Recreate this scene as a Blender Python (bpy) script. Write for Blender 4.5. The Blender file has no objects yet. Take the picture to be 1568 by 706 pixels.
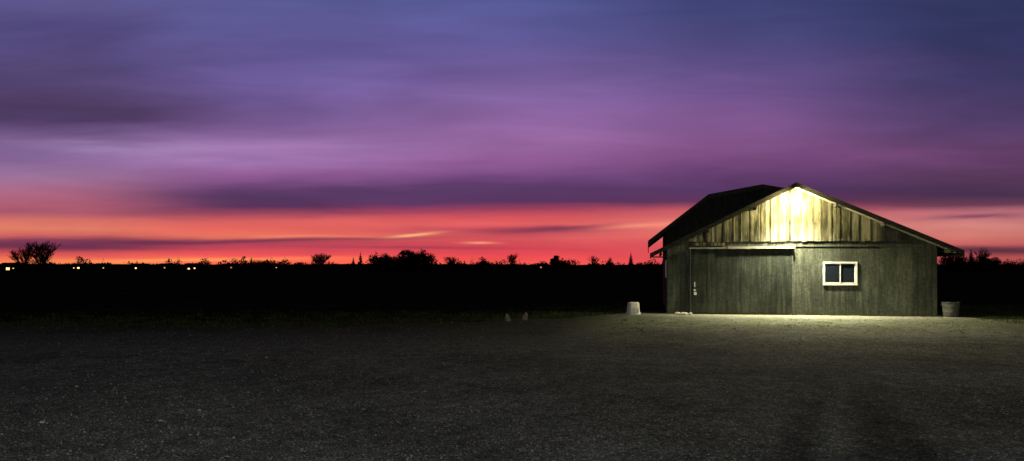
import bpy, math, random
from mathutils import Vector, noise
random.seed(7)
sc = bpy.context.scene
sc.view_settings.view_transform = 'Standard'
sc.view_settings.look = 'None'
sc.view_settings.exposure = 0
sc.view_settings.gamma = 1

def lin(c):
    c = c/255.0
    return c/12.92 if c <= 0.04045 else ((c+0.055)/1.055)**2.4
def L(r, g, b): return (lin(r), lin(g), lin(b), 1.0)

# ------------------------------------------------------------ node helpers
class NT:
    def __init__(s, tree): s.t = tree; s.n = tree.nodes; s.l = tree.links
    def put(s, sock, v):
        if hasattr(v, 'is_output'): s.l.new(v, sock)
        else: sock.default_value = v
    def m(s, op, a, b=None, c=None, clamp=False):
        n = s.n.new('ShaderNodeMath'); n.operation = op; n.use_clamp = clamp
        s.put(n.inputs[0], a)
        if b is not None: s.put(n.inputs[1], b)
        if c is not None: s.put(n.inputs[2], c)
        return n.outputs[0]
    def mix(s, f, a, b, mode='MIX'):
        n = s.n.new('ShaderNodeMix'); n.data_type = 'RGBA'; n.blend_type = mode
        s.put(n.inputs[0], f); s.put(n.inputs[6], a); s.put(n.inputs[7], b)
        return n.outputs[2]
    def xyz(s, x, y, z):
        n = s.n.new('ShaderNodeCombineXYZ')
        s.put(n.inputs[0], x); s.put(n.inputs[1], y); s.put(n.inputs[2], z)
        return n.outputs[0]
    def noise(s, vec, scale=1, detail=4, rough=.55, dist=0):
        n = s.n.new('ShaderNodeTexNoise'); s.put(n.inputs['Vector'], vec)
        n.inputs['Scale'].default_value = scale; n.inputs['Detail'].default_value = detail
        n.inputs['Roughness'].default_value = rough; n.inputs['Distortion'].default_value = dist
        return n.outputs[0]
    def ramp(s, f, stops, interp='LINEAR'):
        n = s.n.new('ShaderNodeValToRGB'); cr = n.color_ramp; cr.interpolation = interp
        stops = sorted(stops, key=lambda a: a[0])
        while len(cr.elements) < len(stops): cr.elements.new(0.5)
        for e, (p, c) in zip(cr.elements, stops):
            e.position = p
        for e, (p, c) in zip(cr.elements, stops):
            e.color = c if len(c) == 4 else (*c, 1)
        s.put(n.inputs[0], f)
        return n.outputs[0]
    def rng(s, v, a, b, c, d, smooth=False):
        n = s.n.new('ShaderNodeMapRange'); n.clamp = True
        if smooth: n.interpolation_type = 'SMOOTHSTEP'
        s.put(n.inputs[0], v)
        for i, k in enumerate((a, b, c, d)): n.inputs[i+1].default_value = k
        return n.outputs[0]

# ------------------------------------------------------------ sky
world = bpy.data.worlds.new("sky"); sc.world = world; world.use_nodes = True
w = NT(world.node_tree); w.n.clear()
out = w.n.new('ShaderNodeOutputWorld'); bg = w.n.new('ShaderNodeBackground')
w.l.new(bg.outputs[0], out.inputs[0])
tc = w.n.new('ShaderNodeTexCoord'); sp = w.n.new('ShaderNodeSeparateXYZ')
w.l.new(tc.outputs['Generated'], sp.inputs[0])
dx, dy, dz = sp.outputs
ay = w.m('MAXIMUM', w.m('ABSOLUTE', dy), 0.2)
s_ = w.m('DIVIDE', dx, ay); q_ = w.m('DIVIDE', dz, ay)
F = 1132.0
def SX(px): return (px-784)/F
def QY(py): return (408-py)/F
QM = 0.46
n1 = w.noise(w.xyz(w.m('MULTIPLY', s_, 2.2), w.m('MULTIPLY', q_, 13), 3.3), 1, 4, .5, .6)
n2 = w.noise(w.xyz(w.m('MULTIPLY', s_, 5), w.m('MULTIPLY', q_, 55), 9.1), 1, 4, .55, .4)
amp = w.m('MULTIPLY_ADD', w.m('MAXIMUM', q_, 0), 0.16, 0.003)
qw = w.m('ADD', q_, w.m('MULTIPLY', w.m('SUBTRACT', n1, 0.5), amp))
amp2 = w.m('MULTIPLY_ADD', w.m('MAXIMUM', q_, 0), 0.02, 0.008)
qw = w.m('ADD', qw, w.m('MULTIPLY', w.m('SUBTRACT', n2, 0.5), amp2))
fac = w.m('DIVIDE', qw, QM)
ZEN = (0.020, 0.028, 0.040, 1)
cols = [
 (80, {0:(86,80,138),60:(84,74,130),120:(82,67,116),160:(80,60,102),190:(84,62,108),215:(125,94,146),240:(140,104,162),265:(150,108,152),290:(165,98,130),310:(176,88,112),325:(170,82,104),336:(212,104,94),350:(230,120,92),360:(212,94,86),368:(128,50,80),380:(122,44,74),388:(210,68,72),395:(248,102,62),403:(255,130,62)}),
 (400,{0:(84,84,146),60:(92,84,148),120:(102,84,150),170:(108,82,142),200:(128,92,152),225:(158,114,175),245:(158,108,170),265:(144,88,148),285:(106,62,114),300:(84,50,94),316:(88,46,90),326:(150,58,86),336:(210,82,82),350:(226,86,76),362:(230,102,76),370:(168,54,78),380:(196,54,74),390:(232,60,66),397:(252,96,58),403:(252,84,50)}),
 (800,{0:(76,80,142),60:(90,84,150),120:(114,90,156),180:(140,98,162),215:(153,102,164),245:(140,84,146),270:(106,62,118),290:(84,50,98),310:(88,46,92),321:(160,52,86),332:(210,68,78),342:(222,78,80),352:(180,56,78),362:(212,70,76),372:(216,56,72),385:(224,48,64),397:(246,60,58),403:(252,76,52)}),
 (1120,{0:(58,63,118),60:(70,67,122),120:(96,76,136),180:(122,80,140),230:(126,76,132),265:(105,61,114),290:(84,50,98),310:(94,46,86),324:(198,80,90),345:(226,112,98),365:(216,92,86),380:(216,68,74),395:(230,62,70)}),
 (1510,{0:(42,48,90),60:(46,49,94),120:(56,52,98),180:(76,56,102),230:(94,57,100),270:(84,51,88),300:(72,47,80),315:(110,60,84),325:(188,104,118),345:(212,126,120),360:(206,114,104),375:(196,90,88),385:(95,46,64),395:(180,72,70)}),
]
col = None
for i, (px, d) in enumerate(cols):
    st = [(QY(y)/QM, L(*c)) for y, c in d.items()] + [(1.0, ZEN)]
    r = w.ramp(fac, st)
    if col is None: col = r
    else:
        f = w.rng(w.m('ADD', s_, w.m('MULTIPLY', w.m('SUBTRACT', n1, .5), .25)), SX(cols[i-1][0]), SX(px), 0, 1, True)
        col = w.mix(f, col, r)
for (px, py, hx, hy, c, k, sl) in [
    (200, 228, 170, 14, (165,132,182), .7, .02), (430, 240, 200, 12, (160,114,176), .5, -.01), (90, 168, 210, 18, (76,54,94), .75, .04),
    (1000, 130, 300, 16, (120,88,148), .4, -.06),
    (600, 300, 330, 13, (78,48,94), .7, .0), (1250, 240, 300, 14, (120,68,122), .4, .03), (560,110,300,16,(110,90,158),.35,-.03),
    (632, 360, 36, 2.2, (255,176,118), 1., -.09), (735, 372, 26, 1.8, (255,150,115), .9, 0),
    (280, 397, 170, 2.6, (255,150,60), .9, -.01), (450, 363, 90, 2.0, (245,130,90), .6, -.02),
    (850, 349, 85, 4.2, (118,46,76), .9, -.05), (420, 369, 240, 2.6, (112,44,78), .8, -.02),
    (60, 377, 150, 5, (98,44,76), .85, .02), (220,371,110,4,(104,44,78),.8,-.02), (1490, 332, 70, 3.5, (125,62,90), .8, -.03),
    (1480, 384, 120, 4, (88,44,60), .7, 0), (980, 345, 50, 3, (245,145,112), .6, -.05), (640, 379, 180, 2.2, (150,46,78), .65, .01)]:
    a = w.m('DIVIDE', w.m('SUBTRACT', s_, SX(px)), hx/F)
    yy = w.m('ADD', w.m('ADD', q_, w.m('MULTIPLY', w.m('SUBTRACT', n2, .5), 4.*hy/F)), w.m('MULTIPLY', w.m('SUBTRACT', s_, SX(px)), sl))
    b = w.m('DIVIDE', w.m('SUBTRACT', yy, QY(py)), hy/F)
    e = w.m('ADD', w.m('MULTIPLY', a, a), w.m('MULTIPLY', b, b))
    g = w.m('MULTIPLY', w.m('EXPONENT', w.m('MULTIPLY', e, -1)), k)
    col = w.mix(g, col, L(*c))
n3 = w.noise(w.xyz(w.m('MULTIPLY', s_, 3.), w.m('MULTIPLY', q_, 22), 1.7), 1, 4, .55, .8)
col = w.mix(1.0, col, w.ramp(n3, [(0.3, (.90,.90,.92,1)), (.7, (1.13,1.12,1.11,1))]), 'MULTIPLY')
col = w.mix(w.rng(q_, .03, .12, 0, 1), col, w.mix(1.0, col, w.ramp(n1, [(0.32, (.87,.86,.88,1)), (.5, (1,1,1,1)), (.68, (1.14,1.13,1.11,1))]), 'MULTIPLY'))
hs = w.n.new('ShaderNodeHueSaturation'); hs.inputs['Saturation'].default_value = .95
w.l.new(col, hs.inputs['Color']); col = hs.outputs[0]
back = w.rng(dy, 0.0, 0.5, 0, 1, True)
col = w.mix(back, (0.014, 0.017, 0.016, 1), col)
sky = w.n.new('ShaderNodeTexSky'); sky.sky_type = 'NISHITA'; sky.sun_disc = False
sky.sun_elevation = math.radians(-4); sky.sun_rotation = math.radians(-8)
col = w.mix(1.0, col, w.mix(1.0, sky.outputs[0], (.02, .02, .02, 1), 'MULTIPLY'), 'ADD')
w.l.new(col, bg.inputs[0]); bg.inputs[1].default_value = 1.0

# ------------------------------------------------------------ materials
def mat(name):
    m = bpy.data.materials.new(name); m.use_nodes = True
    t = NT(m.node_tree); bs = m.node_tree.nodes['Principled BSDF']
    return m, t, bs
def obj_co(t, sx=1, sy=1, sz=1):
    c = t.n.new('ShaderNodeTexCoord'); mp = t.n.new('ShaderNodeMapping')
    mp.inputs['Scale'].default_value = (sx, sy, sz)
    t.l.new(c.outputs['Object'], mp.inputs[0]); return mp.outputs[0]
def bump(t, bs, h, strength=.3, dist=.02):
    b = t.n.new('ShaderNodeBump'); b.inputs['Strength'].default_value = strength
    b.inputs['Distance'].default_value = dist
    t.l.new(h, b.inputs['Height']); t.l.new(b.outputs[0], bs.inputs['Normal'])
def island(t):
    g = t.n.new('ShaderNodeNewGeometry'); return g.outputs['Random Per Island']
def simple(name, c1, c2, scale=4, rough=.8, metal=0, st=(1,1,1), b=.15, isl=.0, spec=.25):
    m, t, bs = mat(name)
    n = t.noise(obj_co(t, *st), scale, 5, .6)
    c = t.ramp(n, [(.3, (*c1, 1)), (.7, (*c2, 1))])
    if isl:
        v = t.rng(island(t), 0, 1, 1-isl, 1+isl)
        c = t.mix(1, c, t.xyz(v, v, v), 'MULTIPLY')
    t.put(bs.inputs['Base Color'], c); bs.inputs['Roughness'].default_value = rough
    bs.inputs['Metallic'].default_value = metal
    bs.inputs['Specular IOR Level'].default_value = spec
    if b: bump(t, bs, n, b)
    return m
def emis(name, c, s):
    m, t, bs = mat(name); bs.inputs['Base Color'].default_value = (*c, 1)
    bs.inputs['Emission Color'].default_value = (*c, 1); bs.inputs['Emission Strength'].default_value = s
    return m

# gravel, going over to thin grass towards the field
M_gravel, t, bs = mat('gravel')
co = obj_co(t)
vo = t.n.new('ShaderNodeTexVoronoi'); vo.inputs['Scale'].default_value = 42; t.l.new(co, vo.inputs['Vector'])
vo2 = t.n.new('ShaderNodeTexVoronoi'); vo2.inputs['Scale'].default_value = 11; t.l.new(co, vo2.inputs['Vector'])
sc1 = t.n.new('ShaderNodeSeparateColor'); t.l.new(vo.outputs['Color'], sc1.inputs[0])
sc2 = t.n.new('ShaderNodeSeparateColor'); t.l.new(vo2.outputs['Color'], sc2.inputs[0])
c = t.ramp(sc1.outputs[0], [(0, (.08,.083,.08,1)), (.6, (.16,.163,.157,1)), (.9, (.24,.24,.228,1)), (.97,(.38,.378,.36,1)), (1, (.6,.59,.57,1))])
c = t.mix(1, c, t.ramp(sc2.outputs[1], [(0,(.75,.75,.75,1)),(1,(1.2,1.2,1.2,1))]), 'MULTIPLY')
big = t.noise(co, .35, 5, .6); med = t.noise(co, 2.5, 5, .65)
c = t.mix(1, c, t.ramp(big, [(.32,(.65,.66,.64,1)),(.68,(1.28,1.28,1.25,1))]), 'MULTIPLY')
c = t.mix(1, c, t.ramp(med, [(.3,(.68,.69,.67,1)),(.7,(1.3,1.3,1.27,1))]), 'MULTIPLY')
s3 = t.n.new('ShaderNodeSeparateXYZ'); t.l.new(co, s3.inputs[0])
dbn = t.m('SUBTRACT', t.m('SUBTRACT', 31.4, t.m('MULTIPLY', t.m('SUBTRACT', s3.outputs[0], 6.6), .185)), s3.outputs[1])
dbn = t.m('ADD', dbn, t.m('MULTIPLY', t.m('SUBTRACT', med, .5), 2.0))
lit_strip = t.m('MULTIPLY', t.rng(dbn, .3, 2.8, 1, 0, True), t.rng(s3.outputs[0], 3, 7, 0, 1, True))  # lamp-lit strip along the barn front, painted into the gravel colour
c = t.mix(1, c, t.mix(lit_strip, (1,1,1,1), (2.5,2.5,2.3,1)), 'MULTIPLY')
moss = t.m('MULTIPLY', t.rng(dbn, 1.5, 4, 0, 1, True), t.rng(s3.outputs[1], 20, 26, 0, 1, True))
moss = t.m('MULTIPLY', moss, t.rng(t.noise(co, 1.1, 5, .65), .42, .58, .15, .75))
c = t.mix(moss, c, (.10,.125,.055,1))
gx = t.rng(s3.outputs[0], 1.0, 4.5, 0, 9)
gy = t.m('ADD', t.m('SUBTRACT', s3.outputs[1], gx), t.m('MULTIPLY', t.m('SUBTRACT', big, .5), 12))
gmask = t.m('MULTIPLY', t.rng(gy, 17, 26, 0, 1, True), t.rng(med, .35, .55, .7, 1))
c = t.mix(gmask, c, (.04,.045,.03,1))
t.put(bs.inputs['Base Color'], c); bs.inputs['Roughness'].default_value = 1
bs.inputs['Specular IOR Level'].default_value = .05
hh = t.m('ADD', t.m('MULTIPLY', vo.outputs['Distance'], -1.0), t.m('MULTIPLY', med, 1.5))
bump(t, bs, hh, .8, .035)

M_field = simple('field_grass', (.010,.012,.007), (.034,.037,.022), .35, 1, b=.6, spec=0)
M_grass = simple('grass_blades', (.03,.045,.015), (.08,.095,.035), 1.2, .9, b=0, isl=.4, spec=.05)
M_leaf = simple('dark_foliage', (.010,.012,.007), (.026,.03,.016), .5, 1, b=0, isl=.4, spec=0)
M_bark = simple('bark', (.02,.015,.012), (.05,.04,.03), 3, 1, b=0, spec=0)
M_hill = simple('hill', (.006,.006,.007), (.012,.012,.013), .01, 1, b=0, spec=0)

M_board, t, bs = mat('weathered_boards')
isl = island(t)
co = obj_co(t)
spn = t.n.new('ShaderNodeSeparateXYZ'); t.l.new(co, spn.inputs[0])
off = t.m('MULTIPLY', isl, 37.0)
streak = t.noise(t.xyz(t.m('MULTIPLY_ADD', spn.outputs[0], 9., off), off, t.m('MULTIPLY', spn.outputs[2], .9)), 1, 6, .65, .3)
blot = t.noise(t.xyz(t.m('MULTIPLY', spn.outputs[0], 2.2), 0, t.m('MULTIPLY_ADD', spn.outputs[2], 1.3, t.m('MULTIPLY', isl, 1.2))), 1, 5, .6)
f = t.m('ADD', t.m('MULTIPLY', streak, .55), t.m('MULTIPLY', blot, .5))
f = t.m('ADD', f, t.m('MULTIPLY', t.m('SUBTRACT', isl, .5), .14))
c = t.ramp(f, [(.38, (.022,.022,.014,1)), (.48,(.07,.069,.045,1)), (.57,(.15,.145,.10,1)), (.72,(.25,.238,.17,1))])
t.put(bs.inputs['Base Color'], c); bs.inputs['Roughness'].default_value = .9
bs.inputs['Specular IOR Level'].default_value = .1
bump(t, bs, streak, .4, .01)
def painted(name, c1, c2, c3, grooves=True):
    m, t, bs = mat(name); co = obj_co(t)
    s = t.n.new('ShaderNodeSeparateXYZ'); t.l.new(co, s.inputs[0]); isl = island(t)
    a = t.noise(t.xyz(t.m('MULTIPLY', s.outputs[0], 7), t.m('MULTIPLY', s.outputs[1], 7), t.m('MULTIPLY', s.outputs[2], .7)), 1, 6, .68)
    b = t.noise(co, 9, 6, .7); b2 = t.noise(co, .9, 4, .6)
    f = t.m('ADD', t.m('MULTIPLY', a, .45), t.m('MULTIPLY', b, .3)); f = t.m('ADD', f, t.m('MULTIPLY', b2, .25))
    c = t.ramp(f, [(.40, (*c1,1)), (.5, (*c2,1)), (.60, (*c3,1))])
    v = t.rng(isl, 0, 1, .8, 1.2); c = t.mix(1, c, t.xyz(v, v, v), 'MULTIPLY')
    g = t.rng(s.outputs[2], .0, .5, .5, 0); g = t.m('MULTIPLY', g, b)
    c = t.mix(g, c, (.10,.09,.07,1))
    h = b
    if grooves:
        fr = t.m('FRACT', t.m('MULTIPLY', s.outputs[0], 5.0))
        gr = t.rng(fr, 0.0, .08, 0, 1)
        c = t.mix(1, c, t.mix(gr, (.5,.5,.5,1), (1,1,1,1)), 'MULTIPLY')
        h = t.m('ADD', t.m('MULTIPLY', b, .3), gr)
    t.put(bs.inputs['Base Color'], c); bs.inputs['Roughness'].default_value = .85
    bs.inputs['Specular IOR Level'].default_value = .1
    bump(t, bs, h, .35, .01); return m
M_wall = painted('weathered_siding', (.028,.033,.026), (.060,.068,.055), (.12,.13,.105))
M_door = painted('door_siding', (.014,.017,.014), (.027,.032,.027), (.052,.060,.048))
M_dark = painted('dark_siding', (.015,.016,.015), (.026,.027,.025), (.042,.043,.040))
M_roof = simple('shingles', (.010,.010,.011), (.022,.022,.024), 12, 1, spec=.05)
M_fascia = simple('fascia_wood', (.03,.029,.024), (.065,.062,.05), 3, .9, st=(1,1,4), spec=.1)
M_trim = simple('pale_trim', (.16,.16,.14), (.32,.31,.27), 5, .7, st=(1,1,3))
M_white = simple('white_frame', (.6,.6,.58), (.8,.8,.78), 6, .5, b=.05)
M_plastic = simple('white_plastic', (.55,.55,.5), (.78,.78,.74), 5, .45, b=.05)
M_galv = simple('galvanised', (.09,.09,.085), (.17,.17,.155), 9, .6, .2, b=.1)
M_glass, t, bs = mat('window_glass'); bs.inputs['Base Color'].default_value = (.012,.016,.025,1)
bs.inputs['Roughness'].default_value = .08; bs.inputs['Specular IOR Level'].default_value = .35
M_black = simple('black_metal', (.01,.01,.01), (.02,.02,.02), 9, .6)
M_stone = simple('stone', (.08,.08,.076), (.28,.278,.265), 1.3, .95, b=0, isl=.6, spec=.05)
M_wood = simple('stake_wood', (.2,.16,.11), (.4,.34,.24), 9, .8)
M_rock = simple('pale_rock', (.3,.3,.27), (.55,.54,.48), 8, .9)
M_lamp = emis('lamp_glow', (1.0, .84, .40), 2400)
M_win = emis('lit_window', (1.0, .58, .22), 1.3)
M_winb = emis('lit_window_bright', (1.0, .60, .22), 2.6)
M_winr = emis('lit_window_red', (1.0, .25, .12), 1.0)

# ------------------------------------------------------------ mesh helpers
def mk(name, V, Fc, m, parent=None, smooth=False):
    me = bpy.data.meshes.new(name); me.from_pydata([tuple(v) for v in V], [], Fc); me.validate(); me.update()
    o = bpy.data.objects.new(name, me); sc.collection.objects.link(o)
    me.materials.append(m)
    if parent: o.parent = parent
    if smooth:
        for p in me.polygons: p.use_smooth = True
    return o
def empty(name, loc=(0,0,0), rz=0):
    e = bpy.data.objects.new(name, None); sc.collection.objects.link(e)
    e.location = loc; e.rotation_euler = (0,0,rz); e.empty_display_size = .3; return e
def box(V, Fc, x0, x1, y0, y1, z0, z1):
    b = len(V)
    V += [(x0,y0,z0),(x1,y0,z0),(x1,y1,z0),(x0,y1,z0),(x0,y0,z1),(x1,y0,z1),(x1,y1,z1),(x0,y1,z1)]
    Fc += [[b+i for i in f] for f in ((3,2,1,0),(4,5,6,7),(0,1,5,4),(1,2,6,5),(2,3,7,6),(3,0,4,7))]
def prism(V, Fc, prof, y0, y1):
    b = len(V); n = len(prof)
    V += [(p[0], y0, p[1]) for p in prof] + [(p[0], y1, p[1]) for p in prof]
    Fc.append([b+i for i in range(n)]); Fc.append([b+n+i for i in reversed(range(n))])
    for i in range(n):
        j = (i+1) % n
        Fc.append([b+j, b+i, b+n+i, b+n+j])
def tube(V, Fc, p0, p1, r0, r1, n=5):
    p0 = Vector(p0); p1 = Vector(p1); d = (p1-p0)
    if d.length < 1e-5: return
    d.normalize(); a = d.orthogonal().normalized(); c = d.cross(a); b = len(V)
    for p, r in ((p0, r0), (p1, r1)):
        for i in range(n):
            t = 2*math.pi*i/n; V.append(tuple(p + a*math.cos(t)*r + c*math.sin(t)*r))
    for i in range(n):
        j = (i+1) % n; Fc.append([b+i, b+j, b+n+j, b+n+i])
    Fc.append([b+i for i in reversed(range(n))]); Fc.append([b+n+i for i in range(n)])
def lathe(V, Fc, prof, cx=0, cy=0, n=24, cap=True):
    b = len(V)
    for r, z in prof:
        for i in range(n):
            t = 2*math.pi*i/n; V.append((cx+r*math.cos(t), cy+r*math.sin(t), z))
    for k in range(len(prof)-1):
        for i in range(n):
            j = (i+1) % n; Fc.append([b+k*n+i, b+k*n+j, b+(k+1)*n+j, b+(k+1)*n+i])
    if cap:
        Fc.append([b+i for i in reversed(range(n))]); Fc.append([b+(len(prof)-1)*n+i for i in range(n)])
def bevel(o, wd=.01, seg=2):
    md = o.modifiers.new('bevel', 'BEVEL'); md.width = wd; md.segments = seg; md.limit_method = 'ANGLE'

# ------------------------------------------------------------ ground
def build_ground():
    V = []; Fc = []
    xs = [-6000,-3000,-1500,-800,-400,-200,-100,-50,-25,0,25,50,100,200,400,800,1500,3000,6000]
    ys = [-300,-100,-50,-20,0,20,40,60,90,130,180,260,400,600,900,1400,2200,3500,6000,9000]
    for y in ys:
        for x in xs: V.append((x, y, -.05))
    n = len(xs)
    for j in range(len(ys)-1):
        for i in range(n-1): Fc.append([j*n+i, j*n+i+1, (j+1)*n+i+1, (j+1)*n+i])
    mk('ground', V, Fc, M_field)
build_ground()
def edge(x):
    pts = [(-60,24.0),(-20,25.0),(-6,25.8),(-1.5,27.6),(1,29.6),(3,31.0),(5.5,33.5),(17.3,33.5),(18.2,28.6),(22,27.5),(60,27)]
    for (a, ya), (b, yb) in zip(pts, pts[1:]):
        if a <= x <= b:
            t = (x-a)/(b-a); return ya+(yb-ya)*t
    return 24
def gz(x, y):
    d = edge(x) - y + 1.6*noise.noise(Vector((x*.3, y*.3, 1))) + .45*noise.noise(Vector((x*1.7, y*1.7, 4)))
    k = max(0, min(1, d/1.2))
    k = k*k*(3-2*k)
    und = .018*noise.noise(Vector((x*.5, y*.5, 0))) + .010*noise.noise(Vector((x*2.1, y*2.1, 7)))
    return -.075 + k*(.075+und)
V = []; Fc = []; st = .25; nx = int(100/st); ny = int(50/st)
for j in range(ny+1):
    for i in range(nx+1):
        x = -50+i*st; y = -14+j*st; V.append((x, y, gz(x, y)))
for j in range(ny):
    for i in range(nx):
        a = j*(nx+1)+i
        if max(V[a][2], V[a+1][2], V[a+nx+1][2], V[a+nx+2][2]) > -.07: Fc.append([a, a+1, a+nx+2, a+nx+1])
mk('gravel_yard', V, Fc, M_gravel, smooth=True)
V = []; Fc = []
for k in range(12000):
    y = 6.5 + 20*random.random()**1.6; x = random.uniform(-.75, .75)*y
    r = random.uniform(.005, .015)*(1+y*.02)*(1.8 if random.random() < .02 else 1)
    z = gz(x, y)
    if z < -.03: continue
    z += r*.3; b = len(V)
    for d in ((1,0,0),(0,1,0),(-1,0,0),(0,-1,0),(0,0,.7),(0,0,-.7)):
        V.append((x+d[0]*r*random.uniform(.7,1.3), y+d[1]*r*random.uniform(.7,1.3), z+d[2]*r*random.uniform(.8,1.2)))
    for f in ((0,1,4),(1,2,4),(2,3,4),(3,0,4),(1,0,5),(2,1,5),(3,2,5),(0,3,5)): Fc.append([b+i for i in f])
mk('loose_stones', V, Fc, M_stone)
V = []; Fc = []
def blade(x, y, h, z0=-.05):
    a = random.uniform(0, 6.28); wd = random.uniform(.006, .014); b = len(V)
    lx, ly = random.uniform(-.5,.5)*h, random.uniform(-.5,.5)*h
    cx, cy = math.cos(a)*wd, math.sin(a)*wd
    V.extend([(x-cx,y-cy,z0),(x+cx,y+cy,z0),(x+lx,y+ly,z0+h)]); Fc.append([b,b+1,b+2])
for k in range(3000):
    x = random.uniform(-26, 30); y = edge(x) + random.uniform(-2.5, 9)*random.random()
    if 5.8 < x < 17.4 and y > 28: continue
    for _ in range(14): blade(x+random.gauss(0,.16), y+random.gauss(0,.16), random.uniform(.05,.13))
for k in range(1700):
    x = random.uniform(17.5, 28); y = random.uniform(25.5, 38)
    for _ in range(16): blade(x+random.gauss(0,.13), y+random.gauss(0,.13), random.uniform(.05,.15))
for k in range(90):
    u = random.uniform(-.2, 10.6); v = -random.uniform(.05,.18)
    x = 6.6+.983*u+.182*v; y = 31.4-.182*u+.983*v
    for _ in range(10): blade(x+random.gauss(0,.06), y+random.gauss(0,.04), random.uniform(.04,.15), 0)
for k in range(400):
    x = random.uniform(3, 20); y = random.uniform(22, 28)
    for _ in range(6): blade(x+random.gauss(0,.06), y+random.gauss(0,.06), random.uniform(.015,.035), 0)
mk('grass', V, Fc, M_grass)

# ------------------------------------------------------------ hills and trees
V = []; Fc = []; N = 400
for i in range(N+1):
    x = -3500+7000*i/N
    h = 9 + 6*noise.noise(Vector((x*.0012, 0, 2))) + 3*noise.noise(Vector((x*.006, 3, 2))) + 1.5*noise.noise(Vector((x*.03, 3, 2)))
    V += [(x, 2300, -1), (x, 2500, max(3, h)), (x, 2900, -1)]
for i in range(N):
    a = i*3; Fc += [[a, a+3, a+4, a+1], [a+1, a+4, a+5, a+2]]
mk('distant_hills', V, Fc, M_hill, smooth=True)

def leaf(V, Fc, p, s):
    b = len(V)
    for _ in range(3):
        V.append((p[0]+random.uniform(-s,s), p[1]+random.uniform(-s,s), p[2]+random.uniform(-s,s)))
    Fc.append([b,b+1,b+2])
def clump(V, Fc, c, r, n, s):
    for _ in range(n):
        v = Vector((random.gauss(0,1), random.gauss(0,1), random.gauss(0,1))); v.normalize()
        v *= random.random()**.4
        leaf(V, Fc, (c[0]+v.x*r[0], c[1]+v.y*r[1], max(.05, c[2]+v.z*r[2])), s)
V = []; Fc = []
x = -620
while x < 620:
    y = random.uniform(380, 540)
    dens = noise.noise(Vector((x*.014, 0, 5))) + .8*noise.noise(Vector((x*.05, 0, 9)))
    h = 3.8 + 4.6*max(0, dens) + random.uniform(-.6, 1.1)
    clump(V, Fc, (x, y, h*.42), (random.uniform(3,8), 4, h*.52), 105, .85)
    if random.random() < .22:
        hh = random.uniform(5.0, 9.5)
        for k in range(110):
            t = random.random(); r = (1-t)*hh*.17+.12; a = random.uniform(0,6.28)
            leaf(V, Fc, (x+math.cos(a)*r, y+math.sin(a)*r, .3+t*hh), .55*(1.2-t))
    if random.random() < .15:
        hh = random.uniform(4.8,7.6); clump(V, Fc, (x, y, hh*.7), (random.uniform(1.8,4), 2, hh*.32), 110, .65)
    x += random.uniform(1.8, 3.6)
mk('distant_tree_row', V, Fc, M_leaf)

def rec(V, Fc, p, d, ln, r, depth, spread, up, rmin):
    q = p; segs = 3
    for s in range(segs):
        nd = (d + Vector((random.gauss(0,.10), random.gauss(0,.10), random.gauss(0,.06)+up*.08))).normalized()
        q2 = q + nd*ln/segs; ra = max(rmin, r*(1-.25*s/segs)); rb = max(rmin, r*(1-.25*(s+1)/segs))
        tube(V, Fc, q, q2, ra, rb, 3 if depth < 3 else 6); q = q2; d = nd
        if depth > 0 and s < segs-1 and random.random() < .6:
            o = Vector((random.gauss(0,1), random.gauss(0,1), 0)).normalized()
            rec(V, Fc, q, (d+o*spread).normalized(), ln*.65, r*.5, depth-1, spread, up, rmin)
    if depth > 0:
        for k in range(random.choice((2,3))):
            o = Vector((random.gauss(0,1), random.gauss(0,1), 0)).normalized()
            rec(V, Fc, q, (d+o*spread*.8).normalized(), ln*random.uniform(.68,.85), r*.62, depth-1, spread, up, rmin)
def bare_tree(X, Y, h, wd, seed, depth=5):
    random.seed(seed); V = []; Fc = []
    for k in range(3):
        rec(V, Fc, Vector((0,0,-.1)), Vector((random.gauss(0,.35), random.gauss(0,.35), 1)).normalized(), h*.16, h*.02, depth, .62, .7, h*.0014)
    mz = max(v[2] for v in V); mx = max(abs(v[0]) for v in V)
    o = mk('bare_tree', [(v[0]*wd/2/mx, v[1]*wd/2/mx, v[2]*h/mz) for v in V], Fc, M_bark)
    o.location = (X, Y, -.05); return o
def conifer(X, Y, h, wd, seed):
    random.seed(seed); e = empty('conifer_tree', (X, Y, -.05)); V = []; Fc = []
    tube(V, Fc, (0,0,0), (0,0,h*.97), h*.025, .03, 6); mk('trunk', V, Fc, M_bark, e)
    V = []; Fc = []; z = h*.06
    while z < h:
        t = z/h; R = wd/2*(1-t)**.85*random.uniform(.7,1.1)
        for k in range(12):
            a = random.uniform(0,6.28); rr = R*random.uniform(.6,1.1)
            tube(V, Fc, (0,0,z), (math.cos(a)*rr, math.sin(a)*rr, z-rr*.25), .04, .015, 3)
            for j in range(10):
                u = random.uniform(.1,1); leaf(V, Fc, (math.cos(a)*rr*u, math.sin(a)*rr*u, z-rr*.25*u), h*.045*(1.25-t))
        z += h*.045
    leaf(V, Fc, (0,0,h), h*.03); mk('foliage', V, Fc, M_leaf, e); return e
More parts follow.
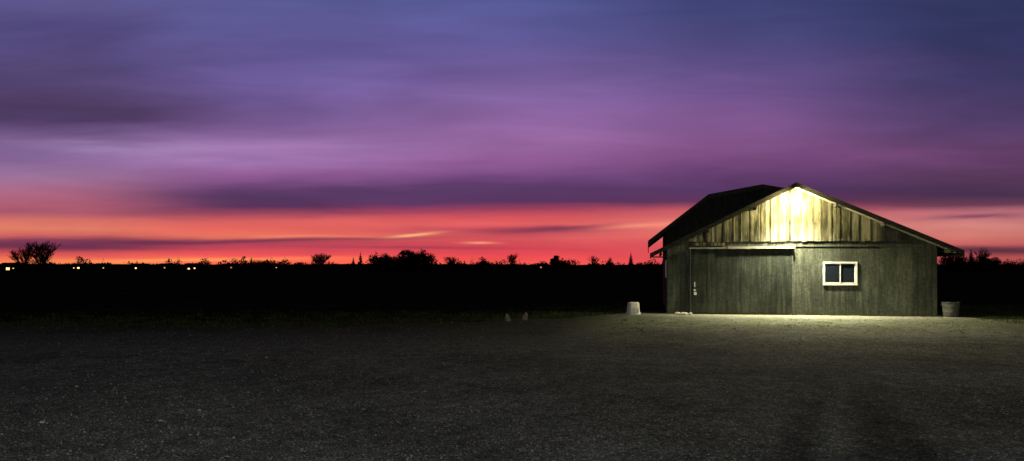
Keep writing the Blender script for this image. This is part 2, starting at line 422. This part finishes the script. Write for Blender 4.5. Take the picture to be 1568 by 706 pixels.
def leafy(X, Y, h, wd, seed, name='leafy_tree', k=48):
    random.seed(seed); e = empty(name, (X, Y, -.05)); V = []; Fc = []
    tube(V, Fc, (0,0,0), (0,0,h*.5), h*.04, h*.025, 7); cs = []
    for i in range(k):
        v = Vector((random.gauss(0,1), random.gauss(0,1), random.gauss(0,1))); v.normalize(); v *= random.random()**.45
        c = (v.x*wd*.38, v.y*wd*.38, h*.47+v.z*h*.40); cs.append(c)
        tube(V, Fc, (0,0,h*random.uniform(.15,.45)), c, h*.014, h*.005, 4)
    mk('trunk_and_limbs', V, Fc, M_bark, e); V = []; Fc = []
    for c in cs:
        r = wd*random.uniform(.10,.18); clump(V, Fc, c, (r, r, r*.8), 85, h*.05)
    mk('foliage', V, Fc, M_leaf, e); return e
def P(px, Y): return (px-784)/F*Y
bare_tree(P(68,255), 255, 11.4, 14, 11, 5)
bare_tree(P(40,265), 265, 9.2, 12, 12, 5)
bare_tree(P(490,290), 290, 7.6, 10, 13, 5)
bare_tree(P(785,330), 330, 8.2, 6, 15, 4)
bare_tree(P(908,330), 330, 7.2, 6, 16, 4)
bare_tree(P(935,350), 350, 6.6, 6, 17, 4)
bare_tree(P(690,330), 330, 6.6, 9, 18, 4)
bare_tree(P(1501,245), 245, 8.6, 6, 19, 4)
conifer(P(552,280), 280, 7.6, 3.8, 21)
conifer(P(541,300), 300, 6.0, 3.4, 22)
conifer(P(966,300), 300, 7.8, 4.2, 24)
conifer(P(385,330), 330, 6.4, 3.8, 25)
conifer(P(1455,240), 240, 6.8, 5.4, 26)
conifer(P(1487,240), 240, 7.8, 6.0, 27)
leafy(P(583,240), 240, 7.0, 11.5, 31)
leafy(P(626,238), 238, 8.2, 9, 32)
leafy(P(649,242), 242, 7.8, 8.5, 33)
leafy(P(606,246), 246, 5.8, 11, 34)
leafy(P(850,300), 300, 7.4, 4.6, 23)
leafy(P(860,305), 305, 5.0, 8, 35)
leafy(P(1464,236), 236, 6.4, 11, 36)
leafy(P(1508,245), 245, 6.2, 10, 37)
leafy(P(1555,250), 250, 4.6, 13, 40)
leafy(P(740,330), 330, 5.4, 9, 38)
leafy(P(400,330), 330, 5.6, 14, 39)
leafy(P(52,262), 262, 4.2, 17, 41)
random.seed(99)
def house(X, Y, wd, wins, m, rz=0):
    e = empty('distant_house', (X, Y, -.05), rz); V = []; Fc = []
    box(V, Fc, -wd/2, wd/2, 0, 6, 0, 2.4); mk('walls', V, Fc, M_hill, e)
    V = []; Fc = []; prism(V, Fc, [(-wd/2-.4,2.41),(wd/2+.4,2.41),(wd/2-2.2,3.6),(-wd/2+2.2,3.6)], -.4, 6.4); mk('roof', V, Fc, M_roof, e)
    V = []; Fc = []; box(V, Fc, wd*.2, wd*.2+.6, 2.6, 3.2, 3.3, 4.0); mk('chimney', V, Fc, M_roof, e)
    V = []; Fc = []
    for (a, s, z) in wins: box(V, Fc, a-s/2, a+s/2, -.04, -.003, z-s*.35, z+s*.35)
    mk('lit_windows', V, Fc, m, e)
house(P(14,300), 300, 9, [(-.5,1.4,1.1),(1.6,.5,1.3)], M_winb)
house(P(66,365), 365, 8, [(0,.6,1.3)], M_win, .1)
house(P(120,365), 365, 9, [(0,1.0,1.3),(-2,.5,1.3)], M_winb, .3)
house(P(155,368), 368, 8, [(1,.6,1.3)], M_win, .1)
house(P(208,368), 368, 8, [(0,.9,1.2)], M_winb, -.2)
house(P(252,368), 368, 8, [(0,.6,1.4)], M_win, -.2)
house(P(294,345), 345, 9, [(-1.5,.9,1.0),(1.2,.7,1.2)], M_winb)
house(P(354,368), 368, 8, [(0,.7,1.5)], M_winr, .2)
house(P(420,370), 370, 8, [(1,.6,1.5)], M_win, .2)
house(P(832,370), 370, 8, [(-1.2,.8,1.6)], M_winr)

# ------------------------------------------------------------ barn
barn = empty('barn', (6.60, 31.4, 0), math.radians(-10.5))
PK = (5.08, 5.38); SLL = (5.38-2.55)/5.76; SLR = (5.38-2.62)/6.18
def rt(u): return PK[1]-SLL*(PK[0]-u) if u < PK[0] else PK[1]-SLR*(u-PK[0])
TH = .12
def ru(u): return rt(u)-TH
V = []; Fc = []
WU0, WU1, WZ0, WZ1 = 6.26, 7.51, 1.28, 2.16
for a, b in [(0,1.22),(1.22,2.44),(2.44,3.66),(3.66,4.88),(4.88,6.26),(7.51,8.7),(8.7,9.62),(9.62,10.5)]:
    d = random.uniform(0,.006); box(V, Fc, a+.003, b-.003, -d, .12, 0.0, 2.745)
box(V, Fc, WU0+.003, WU1-.003, -.003, .12, 0, WZ0); box(V, Fc, WU0+.003, WU1-.003, -.003, .12, WZ1, 2.745)
prism(V, Fc, [(0,2.75),(10.5,2.75),(10.5,ru(10.5)),(PK[0],PK[1]-TH),(.0,ru(0))], 0.012, .12)
mk('front_wall', V, Fc, M_wall, barn)
V = []; Fc = []
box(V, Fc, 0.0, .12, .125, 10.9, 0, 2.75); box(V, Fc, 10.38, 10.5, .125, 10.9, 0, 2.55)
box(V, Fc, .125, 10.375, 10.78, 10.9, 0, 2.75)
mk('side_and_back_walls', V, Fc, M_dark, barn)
V = []; Fc = []; box(V, Fc, .1, 10.4, .2, 10.7, -.02, .01); mk('floor', V, Fc, M_black, barn)
G = [(-.80,3.19),(1.92,5.30),(4.3,5.71),(6.9,5.2),(11.2,2.75)]
V = []; Fc = []
prism(V, Fc, [(0.0,2.755),(10.5,2.755),(10.5,2.96),(6.9,5.04),(4.3,5.56),(1.92,5.15),(0,3.66)], 3.4, 3.52)
prism(V, Fc, [(0.0,2.755),(10.5,2.755),(10.5,2.96),(6.9,5.04),(4.3,5.56),(1.92,5.15),(0,3.66)], 10.8, 10.9)
box(V, Fc, 0.0, .1, 3.525, 10.795, 2.755, 3.62)
mk('rear_gable_walls', V, Fc, M_dark, barn)
V = []; Fc = []
prism(V, Fc, [(g[0],g[1]-.13) for g in G]+[g for g in G[::-1]], 3.0, 11.3)
prism(V, Fc, [(-.68,2.55-TH),(PK[0],PK[1]-TH),(11.26,2.62-TH),(11.26,2.62),PK,(-.68,2.55)], -.6, 3.38)
mk('roof', V, Fc, M_roof, barn)
V = []; Fc = []
for (a, b) in ((-.6, PK[0]-.01), (PK[0]+.01, 11.1)):
    prism(V, Fc, [(a,ru(a)-.028),(b,ru(b)-.028),(b,ru(b)-.004),(a,ru(a)-.004)], -.59, -.062)
mk('soffit', V, Fc, M_trim, barn)
V = []; Fc = []
def barge(pts, y0, y1, dp, top=.02):
    for (a, b) in zip(pts, pts[1:]):
        prism(V, Fc, [(a[0],a[1]-dp),(b[0],b[1]-dp),(b[0],b[1]+top),(a[0],a[1]+top)], y0, y1)
barge([(-.70,2.54),PK], -.64, -.603, .17); barge([PK,(11.28,2.61)], -.64, -.603, .17)
barge(G, 2.96, 2.997, .2)
mk('fascia', V, Fc, M_fascia, barn)
V = []; Fc = []
box(V, Fc, -.82,-.785, 3.0,11.3, 2.78,3.17); box(V, Fc, -.725,-.683, -.6,2.95, 2.36,2.56); box(V, Fc, 11.263,11.3, -.6,3.38, 2.42,2.62)
for v in (.9, 1.6, 2.3): box(V, Fc, -.66, -.003, v, v+.05, 2.40, 2.44)
for u in (-.3, 1.6, 3.5, 6.6, 8.4, 10.8):
    z = ru(u); box(V, Fc, u, u+.07, -.598, (-.06 if 0 < u < 10.5 else 3.3), z-.14-(.0 if u<5 else .03), z-.035)
mk('eave_boards', V, Fc, M_fascia, barn)
V = []; Fc = []; VD = []; FD = []
u = .62
while u < 9.75:
    wd = random.choice((.14,.15,.19,.2,.24)); b = u+wd-random.uniform(.004,.012)
    y0 = -random.uniform(.035,.055)
    zb = 3.03+random.uniform(-.015,.02)
    if u < PK[0] < b: b = PK[0]-.002; wd = PK[0]-u
    za, zc = ru(u)-.012, ru(b)-.012
    if min(za, zc) > zb+.03:
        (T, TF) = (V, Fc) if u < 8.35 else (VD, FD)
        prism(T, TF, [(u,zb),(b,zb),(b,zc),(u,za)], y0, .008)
    u += wd
for k in range(9):
    a = 1.02+k*.15; box(V, Fc, a, a+.12, -.045, -.01, 2.87, 3.0+random.uniform(-.01,.01))
mk('gable_boards', V, Fc, M_board, barn)
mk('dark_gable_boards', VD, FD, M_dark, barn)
V = []; Fc = []; u = .95
while u < 8.2:
    if abs(u-PK[0]) > .1:
        zt = min(ru(u), ru(u+.04))-.014; box(V, Fc, u, u+.035, -.072, -.058, 3.04, zt)
    u += random.choice((.29,.33,.38,.42))
mk('gable_battens', V, Fc, M_board, barn)
V = []; Fc = []; u = .98
while u < 4.99:
    b = min(u+.335, 5.0); box(V, Fc, u+.003, b-.003, -.085-random.uniform(0,.004), -.03, .07, 2.72); u = b
mk('sliding_door', V, Fc, M_door, barn)
V = []; Fc = []
box(V, Fc, .9, 2.45, -.16, -.025, 2.735, 2.80); box(V, Fc, 2.46, 5.12, -.20, -.025, 2.735, 2.83)
box(V, Fc, .94, .976, -.06, -.01, .05, 2.73)
mk('door_track', V, Fc, M_trim, barn)
V = []; Fc = []
box(V, Fc, 5.13, 8.3, -.045, -.01, 2.82, 2.86); box(V, Fc, 5.005, 5.06, -.09, -.008, .02, 2.73)
mk('wall_trim', V, Fc, M_wall, barn)
V = []; Fc = []
box(V, Fc, 1.10,1.14,-.13,-.088,1.13,1.34); tube(V, Fc, (1.12,-.13,1.0), (1.12,-.088,1.0), .05,.05,10)
box(V, Fc, 1.09,1.2,-.096,-.089,.80,.92)
mk('door_handle', V, Fc, M_white, barn)
V = []; Fc = []; box(V, Fc, 4.12,4.42,-.10,-.0905,.06,.36); mk('pet_hatch', V, Fc, M_black, barn)
V = []; Fc = []
def frame(x0, x1, z0, z1, t, y0, y1):
    box(V, Fc, x0, x1, y0, y1, z0, z0+t); box(V, Fc, x0, x1, y0, y1, z1-t, z1)
    box(V, Fc, x0, x0+t, y0, y1, z0+t, z1-t); box(V, Fc, x1-t, x1, y0, y1, z0+t, z1-t)
frame(WU0-.03, WU1+.03, WZ0-.03, WZ1+.03, .065, -.05, -.012)
mx = (WU0+WU1)/2
frame(WU0+.04, mx+.02, WZ0+.04, WZ1-.04, .03, -.03, -.006); frame(mx+.022, WU1-.04, WZ0+.04, WZ1-.04, .025, .0, .03)
box(V, Fc, WU0-.04, WU1+.04, -.06, -.052, WZ0-.045, WZ0-.028)
mk('window_frame', V, Fc, M_white, barn)
V = []; Fc = []; box(V, Fc, WU0+.07, mx-.01, -.018, -.014, WZ0+.07, WZ1-.07); box(V, Fc, mx+.05, WU1-.07, .012, .016, WZ0+.07, WZ1-.07)
mk('window_glass', V, Fc, M_glass, barn)
V = []; Fc = []
box(V, Fc, -.04,-.004, 1.4,2.5, 1.5,1.56); box(V, Fc, -.04,-.004, 1.4,2.5, 2.22,2.28); box(V, Fc, -.04,-.004, 1.4,1.46, 1.56,2.22); box(V, Fc, -.04,-.004, 2.44,2.5, 1.56,2.22)
mk('side_window_frame', V, Fc, M_white, barn)
V = []; Fc = []; box(V, Fc, -.02,-.003, 1.46,2.44, 1.56,2.22); mk('side_window_glass', V, Fc, M_glass, barn)
V = []; Fc = []
box(V, Fc, -.02,.1,-.03,-.008,0,2.73); box(V, Fc, 10.4,10.52,-.03,-.008,0,2.73)
mk('corner_boards', V, Fc, M_wall, barn)
LU, LV, LZ = 5.0, -.74, 4.60
V = []; Fc = []
box(V, Fc, LU-.08, LU+.08, -.09, -.074, 4.78, 5.0)
pts = [(LU,-.09,4.88),(LU,-.3,4.90),(LU,-.55,4.88),(LU,LV,4.80)]
for a, b in zip(pts, pts[1:]): tube(V, Fc, a, b, .02, .02, 8)
lathe(V, Fc, [(.04,4.80),(.05,4.76),(.085,4.74),(.095,4.71)], LU, LV, 20)
mk('lamp_bracket', V, Fc, M_galv, barn)
V = []; Fc = []
lathe(V, Fc, [(.03,4.50),(.07,4.52),(.095,4.57),(.1,4.62),(.09,4.67),(.06,4.70)], LU, LV, 20)
mk('lamp_globe', V, Fc, M_lamp, barn, True)
# extra spot added to brighten the ground, tilted a little out into the yard
ls = bpy.data.lights.new('added_ground_spot', 'SPOT'); ls.energy = 4600; ls.spot_size = math.radians(150); ls.spot_blend = 1.0
ls.shadow_soft_size = .08; ls.color = (1, .92, .60)
lso = bpy.data.objects.new('ground_fill_spot', ls); sc.collection.objects.link(lso); lso.parent = barn
lso.location = (LU, LV-.04, 4.36); lso.rotation_euler = (math.radians(-16), 0, 0)

# ------------------------------------------------------------ small objects
def tub(name, X, Y, rz):
    e = empty(name, (X, Y, 0), rz)
    V = []; Fc = []
    prof = [(.29,.0),(.29,.045),(.265,.05),(.24,.30),(.222,.47),(.20,.50),(.12,.505)]
    n = 32; b = 0
    for r, z in prof:
        for i in range(n):
            t = 2*math.pi*i/n; c, s = math.cos(t), math.sin(t)
            k = 1/(abs(c)**4+abs(s)**4)**.25
            V.append((r*c*k, r*s*k*.85, z))
    for k in range(len(prof)-1):
        for i in range(n):
            j = (i+1) % n; Fc.append([k*n+i, k*n+j, (k+1)*n+j, (k+1)*n+i])
    Fc.append(list(reversed(range(n)))); Fc.append([(len(prof)-1)*n+i for i in range(n)])
    mk('upturned_body', V, Fc, M_plastic, e)
    V = []; Fc = []
    for sx in (-1, 1): box(V, Fc, sx*.28-.03, sx*.28+.03, -.09, .09, .05, .075)
    for i in range(5): box(V, Fc, -.16+i*.08-.008, -.16+i*.08+.008, -.252, -.2, .07, .28)
    mk('handles_and_ribs', V, Fc, M_plastic, e); return e
tub('storage_tub', 5.07, 30.9, .1)
e = empty('metal_bucket', (17.42, 29.35, 0))
V = []; Fc = []
lathe(V, Fc, [(.25,.0),(.26,.02),(.285,.18),(.292,.19),(.286,.2),(.31,.42),(.318,.43),(.312,.44),(.33,.56),(.345,.57),(.345,.59),(.32,.59),(.30,.55),(.24,.05)], 0, 0, 28)
mk('body', V, Fc, M_galv, e, True)
V = []; Fc = []
for sx in (-1,1):
    for k in range(8):
        a0 = math.pi*k/8; a1 = math.pi*(k+1)/8
        tube(V, Fc, (sx*(.33+.07*math.sin(a0)),.07*math.cos(a0),.47), (sx*(.33+.07*math.sin(a1)),.07*math.cos(a1),.47), .009,.009,6)
mk('handles', V, Fc, M_galv, e)
for X, Y, tl, tw in ((P(779,27.0), 27.0, -.35, .07), (P(804,27.6), 27.6, .12, .075)):
    V = []; Fc = []
    prism(V, Fc, [(-tw,-.05),(tw,-.05),(tw*.95,.2),(tw*.35,.29),(-tw*.2,.30),(-tw*.9,.19)], -.03, .03)
    box(V, Fc, -tw*1.3, -tw*.6, .035, .07, -.05, .16)
    o = mk('wooden_stake', V, Fc, M_wood); o.location = (X, Y, 0); o.rotation_euler = (.1, tl, .3); bevel(o, .006)
def rock(X, Y, r, sz, seed):
    random.seed(seed); V = []; Fc = []; n = 10; m = 6
    for k in range(m+1):
        ph = math.pi*k/m
        for i in range(n):
            t = 2*math.pi*i/n; d = Vector((math.sin(ph)*math.cos(t), math.sin(ph)*math.sin(t), math.cos(ph)))
            rr = r*(1+.35*noise.noise(d*1.7+Vector((seed,0,0))))
            V.append((d.x*rr*1.3, d.y*rr, d.z*rr*sz))
    for k in range(m):
        for i in range(n):
            j = (i+1) % n; Fc.append([k*n+i, (k+1)*n+i, (k+1)*n+j, k*n+j])
    o = mk('rock', V, Fc, M_rock); o.location = (X, Y, r*sz*.5); return o
rock(6.95, 31.0, .10, .6, 1); rock(7.2, 30.95, .13, .5, 2); rock(7.45, 30.9, .08, .6, 3)
rock(P(76,9.6), 9.45, .028, .6, 6)

# ------------------------------------------------------------ photographer (behind the camera, casts the long shadow)
M_coat = simple('coat_cloth', (.02,.022,.03), (.05,.05,.06), 20, .9); M_skin = simple('skin', (.42,.26,.19), (.5,.32,.24), 20, .6)
ph = empty('photographer', (0.02, -.62, 0))
def skin(name, pts, edges, rad, m, root=0):
    me = bpy.data.meshes.new(name); me.from_pydata(pts, edges, []); o = bpy.data.objects.new(name, me)
    sc.collection.objects.link(o); o.parent = ph; me.materials.append(m)
    o.modifiers.new('skin', 'SKIN'); sv = me.skin_vertices[0].data
    for i, r in enumerate(rad): sv[i].radius = (r, r) if not isinstance(r, tuple) else r
    sv[root].use_root = True
    s = o.modifiers.new('sub', 'SUBSURF'); s.levels = 2; s.render_levels = 2; return o
pts = [(0,0,1.0),(0,0,1.22),(0,0,1.45),(0,.01,1.56),(0,.02,1.63),
       (.22,0,1.48),(.42,.16,1.46),(.11,.43,1.86),(-.22,0,1.48),(-.42,.16,1.46),(-.11,.43,1.86),
       (.10,0,.92),(.11,.02,.50),(.11,0,.09),(.13,.15,.04),(-.10,0,.92),(-.11,.02,.50),(-.11,0,.09),(-.13,.15,.04)]
ed = [(0,1),(1,2),(2,3),(3,4),(2,5),(5,6),(6,7),(2,8),(8,9),(9,10),(0,11),(11,12),(12,13),(13,14),(0,15),(15,16),(16,17),(17,18)]
skin('clothed_body', pts, ed, [.24,.22,.22,.08,.065,.11,.08,.045,.11,.08,.045,.15,.115,.085,.05,.15,.115,.085,.05], M_coat)
V = []; Fc = []; lathe(V, Fc, [(.27,.55),(.27,.6),(.25,.95),(.22,1.2)], 0, 0, 24); mk('coat_skirt', V, Fc, M_coat, ph, True)
def ellip(name, c, r, m, n=20):
    V = []; Fc = []
    for k in range(n//2+1):
        p = math.pi*k/(n//2)
        for i in range(n):
            t = 2*math.pi*i/n; V.append((c[0]+r[0]*math.sin(p)*math.cos(t), c[1]+r[1]*math.sin(p)*math.sin(t), c[2]+r[2]*math.cos(p)))
    for k in range(n//2):
        for i in range(n):
            j = (i+1) % n; Fc.append([k*n+i,(k+1)*n+i,(k+1)*n+j,k*n+j])
    return mk(name, V, Fc, m, ph, True)
ellip('head', (0,.03,1.73), (.078,.095,.12), M_skin); ellip('hair', (0,.012,1.76), (.086,.098,.11), M_bark)
ellip('nose', (0,.127,1.725), (.014,.02,.024), M_skin)
for sx in (-1,1):
    ellip('ear', (sx*.08,.03,1.725), (.012,.022,.032), M_skin); ellip('eye', (sx*.03,.112,1.745), (.014,.012,.011), M_white)
    skin('hand', [(sx*.11,.43,1.86),(sx*.105,.47,1.91)], [(0,1)], [.028,.034], M_skin)
    for k in range(4):
        z = 1.90+k*.02; skin('finger', [(sx*.105,.475,z),(sx*.10,.515,z+.008),(sx*.075,.528,z+.01)], [(0,1),(1,2)], [.009,.008,.007], M_skin)
    skin('thumb', [(sx*.10,.465,1.90),(sx*.075,.50,1.935)], [(0,1)], [.011,.009], M_skin)
V = []; Fc = []; box(V, Fc, -.08,.08,.505,.515,1.91,1.985); mk('phone', V, Fc, M_black, ph)
yl = empty('yard_lamp', (-3.1, -7.4, 0))
V = []; Fc = []; lathe(V, Fc, [(.09,0),(.09,.3),(.05,.35),(.04,2.7)], 0, 0, 14); lathe(V, Fc, [(.05,3.21),(.22,3.17),(.24,3.14),(.05,3.13)], 0, 0, 18); tube(V, Fc, (0,-.05,2.65), (0,-.3,2.95), .02, .02, 6); tube(V, Fc, (0,-.3,2.95), (0,-.05,3.17), .02, .02, 6)
mk('post_and_cap', V, Fc, M_black, yl)
ld = bpy.data.lights.new('yard_lamp_bulb', 'POINT'); ld.energy = 4300; ld.shadow_soft_size = .17; ld.color = (1,.98,.94)
lo = bpy.data.objects.new('bulb', ld); sc.collection.objects.link(lo); lo.parent = yl; lo.location = (0,0,2.92)

# ------------------------------------------------------------ camera
cd = bpy.data.cameras.new('camera'); cam = bpy.data.objects.new('camera', cd); sc.collection.objects.link(cam)
cam.location = (0,0,2.0); cam.rotation_euler = (math.radians(90),0,0)
cd.sensor_width = 36; cd.sensor_fit = 'HORIZONTAL'; cd.lens = 36*F/1568; cd.shift_y = (408-353)/1568
cd.clip_start = .05; cd.clip_end = 20000
sc.camera = cam
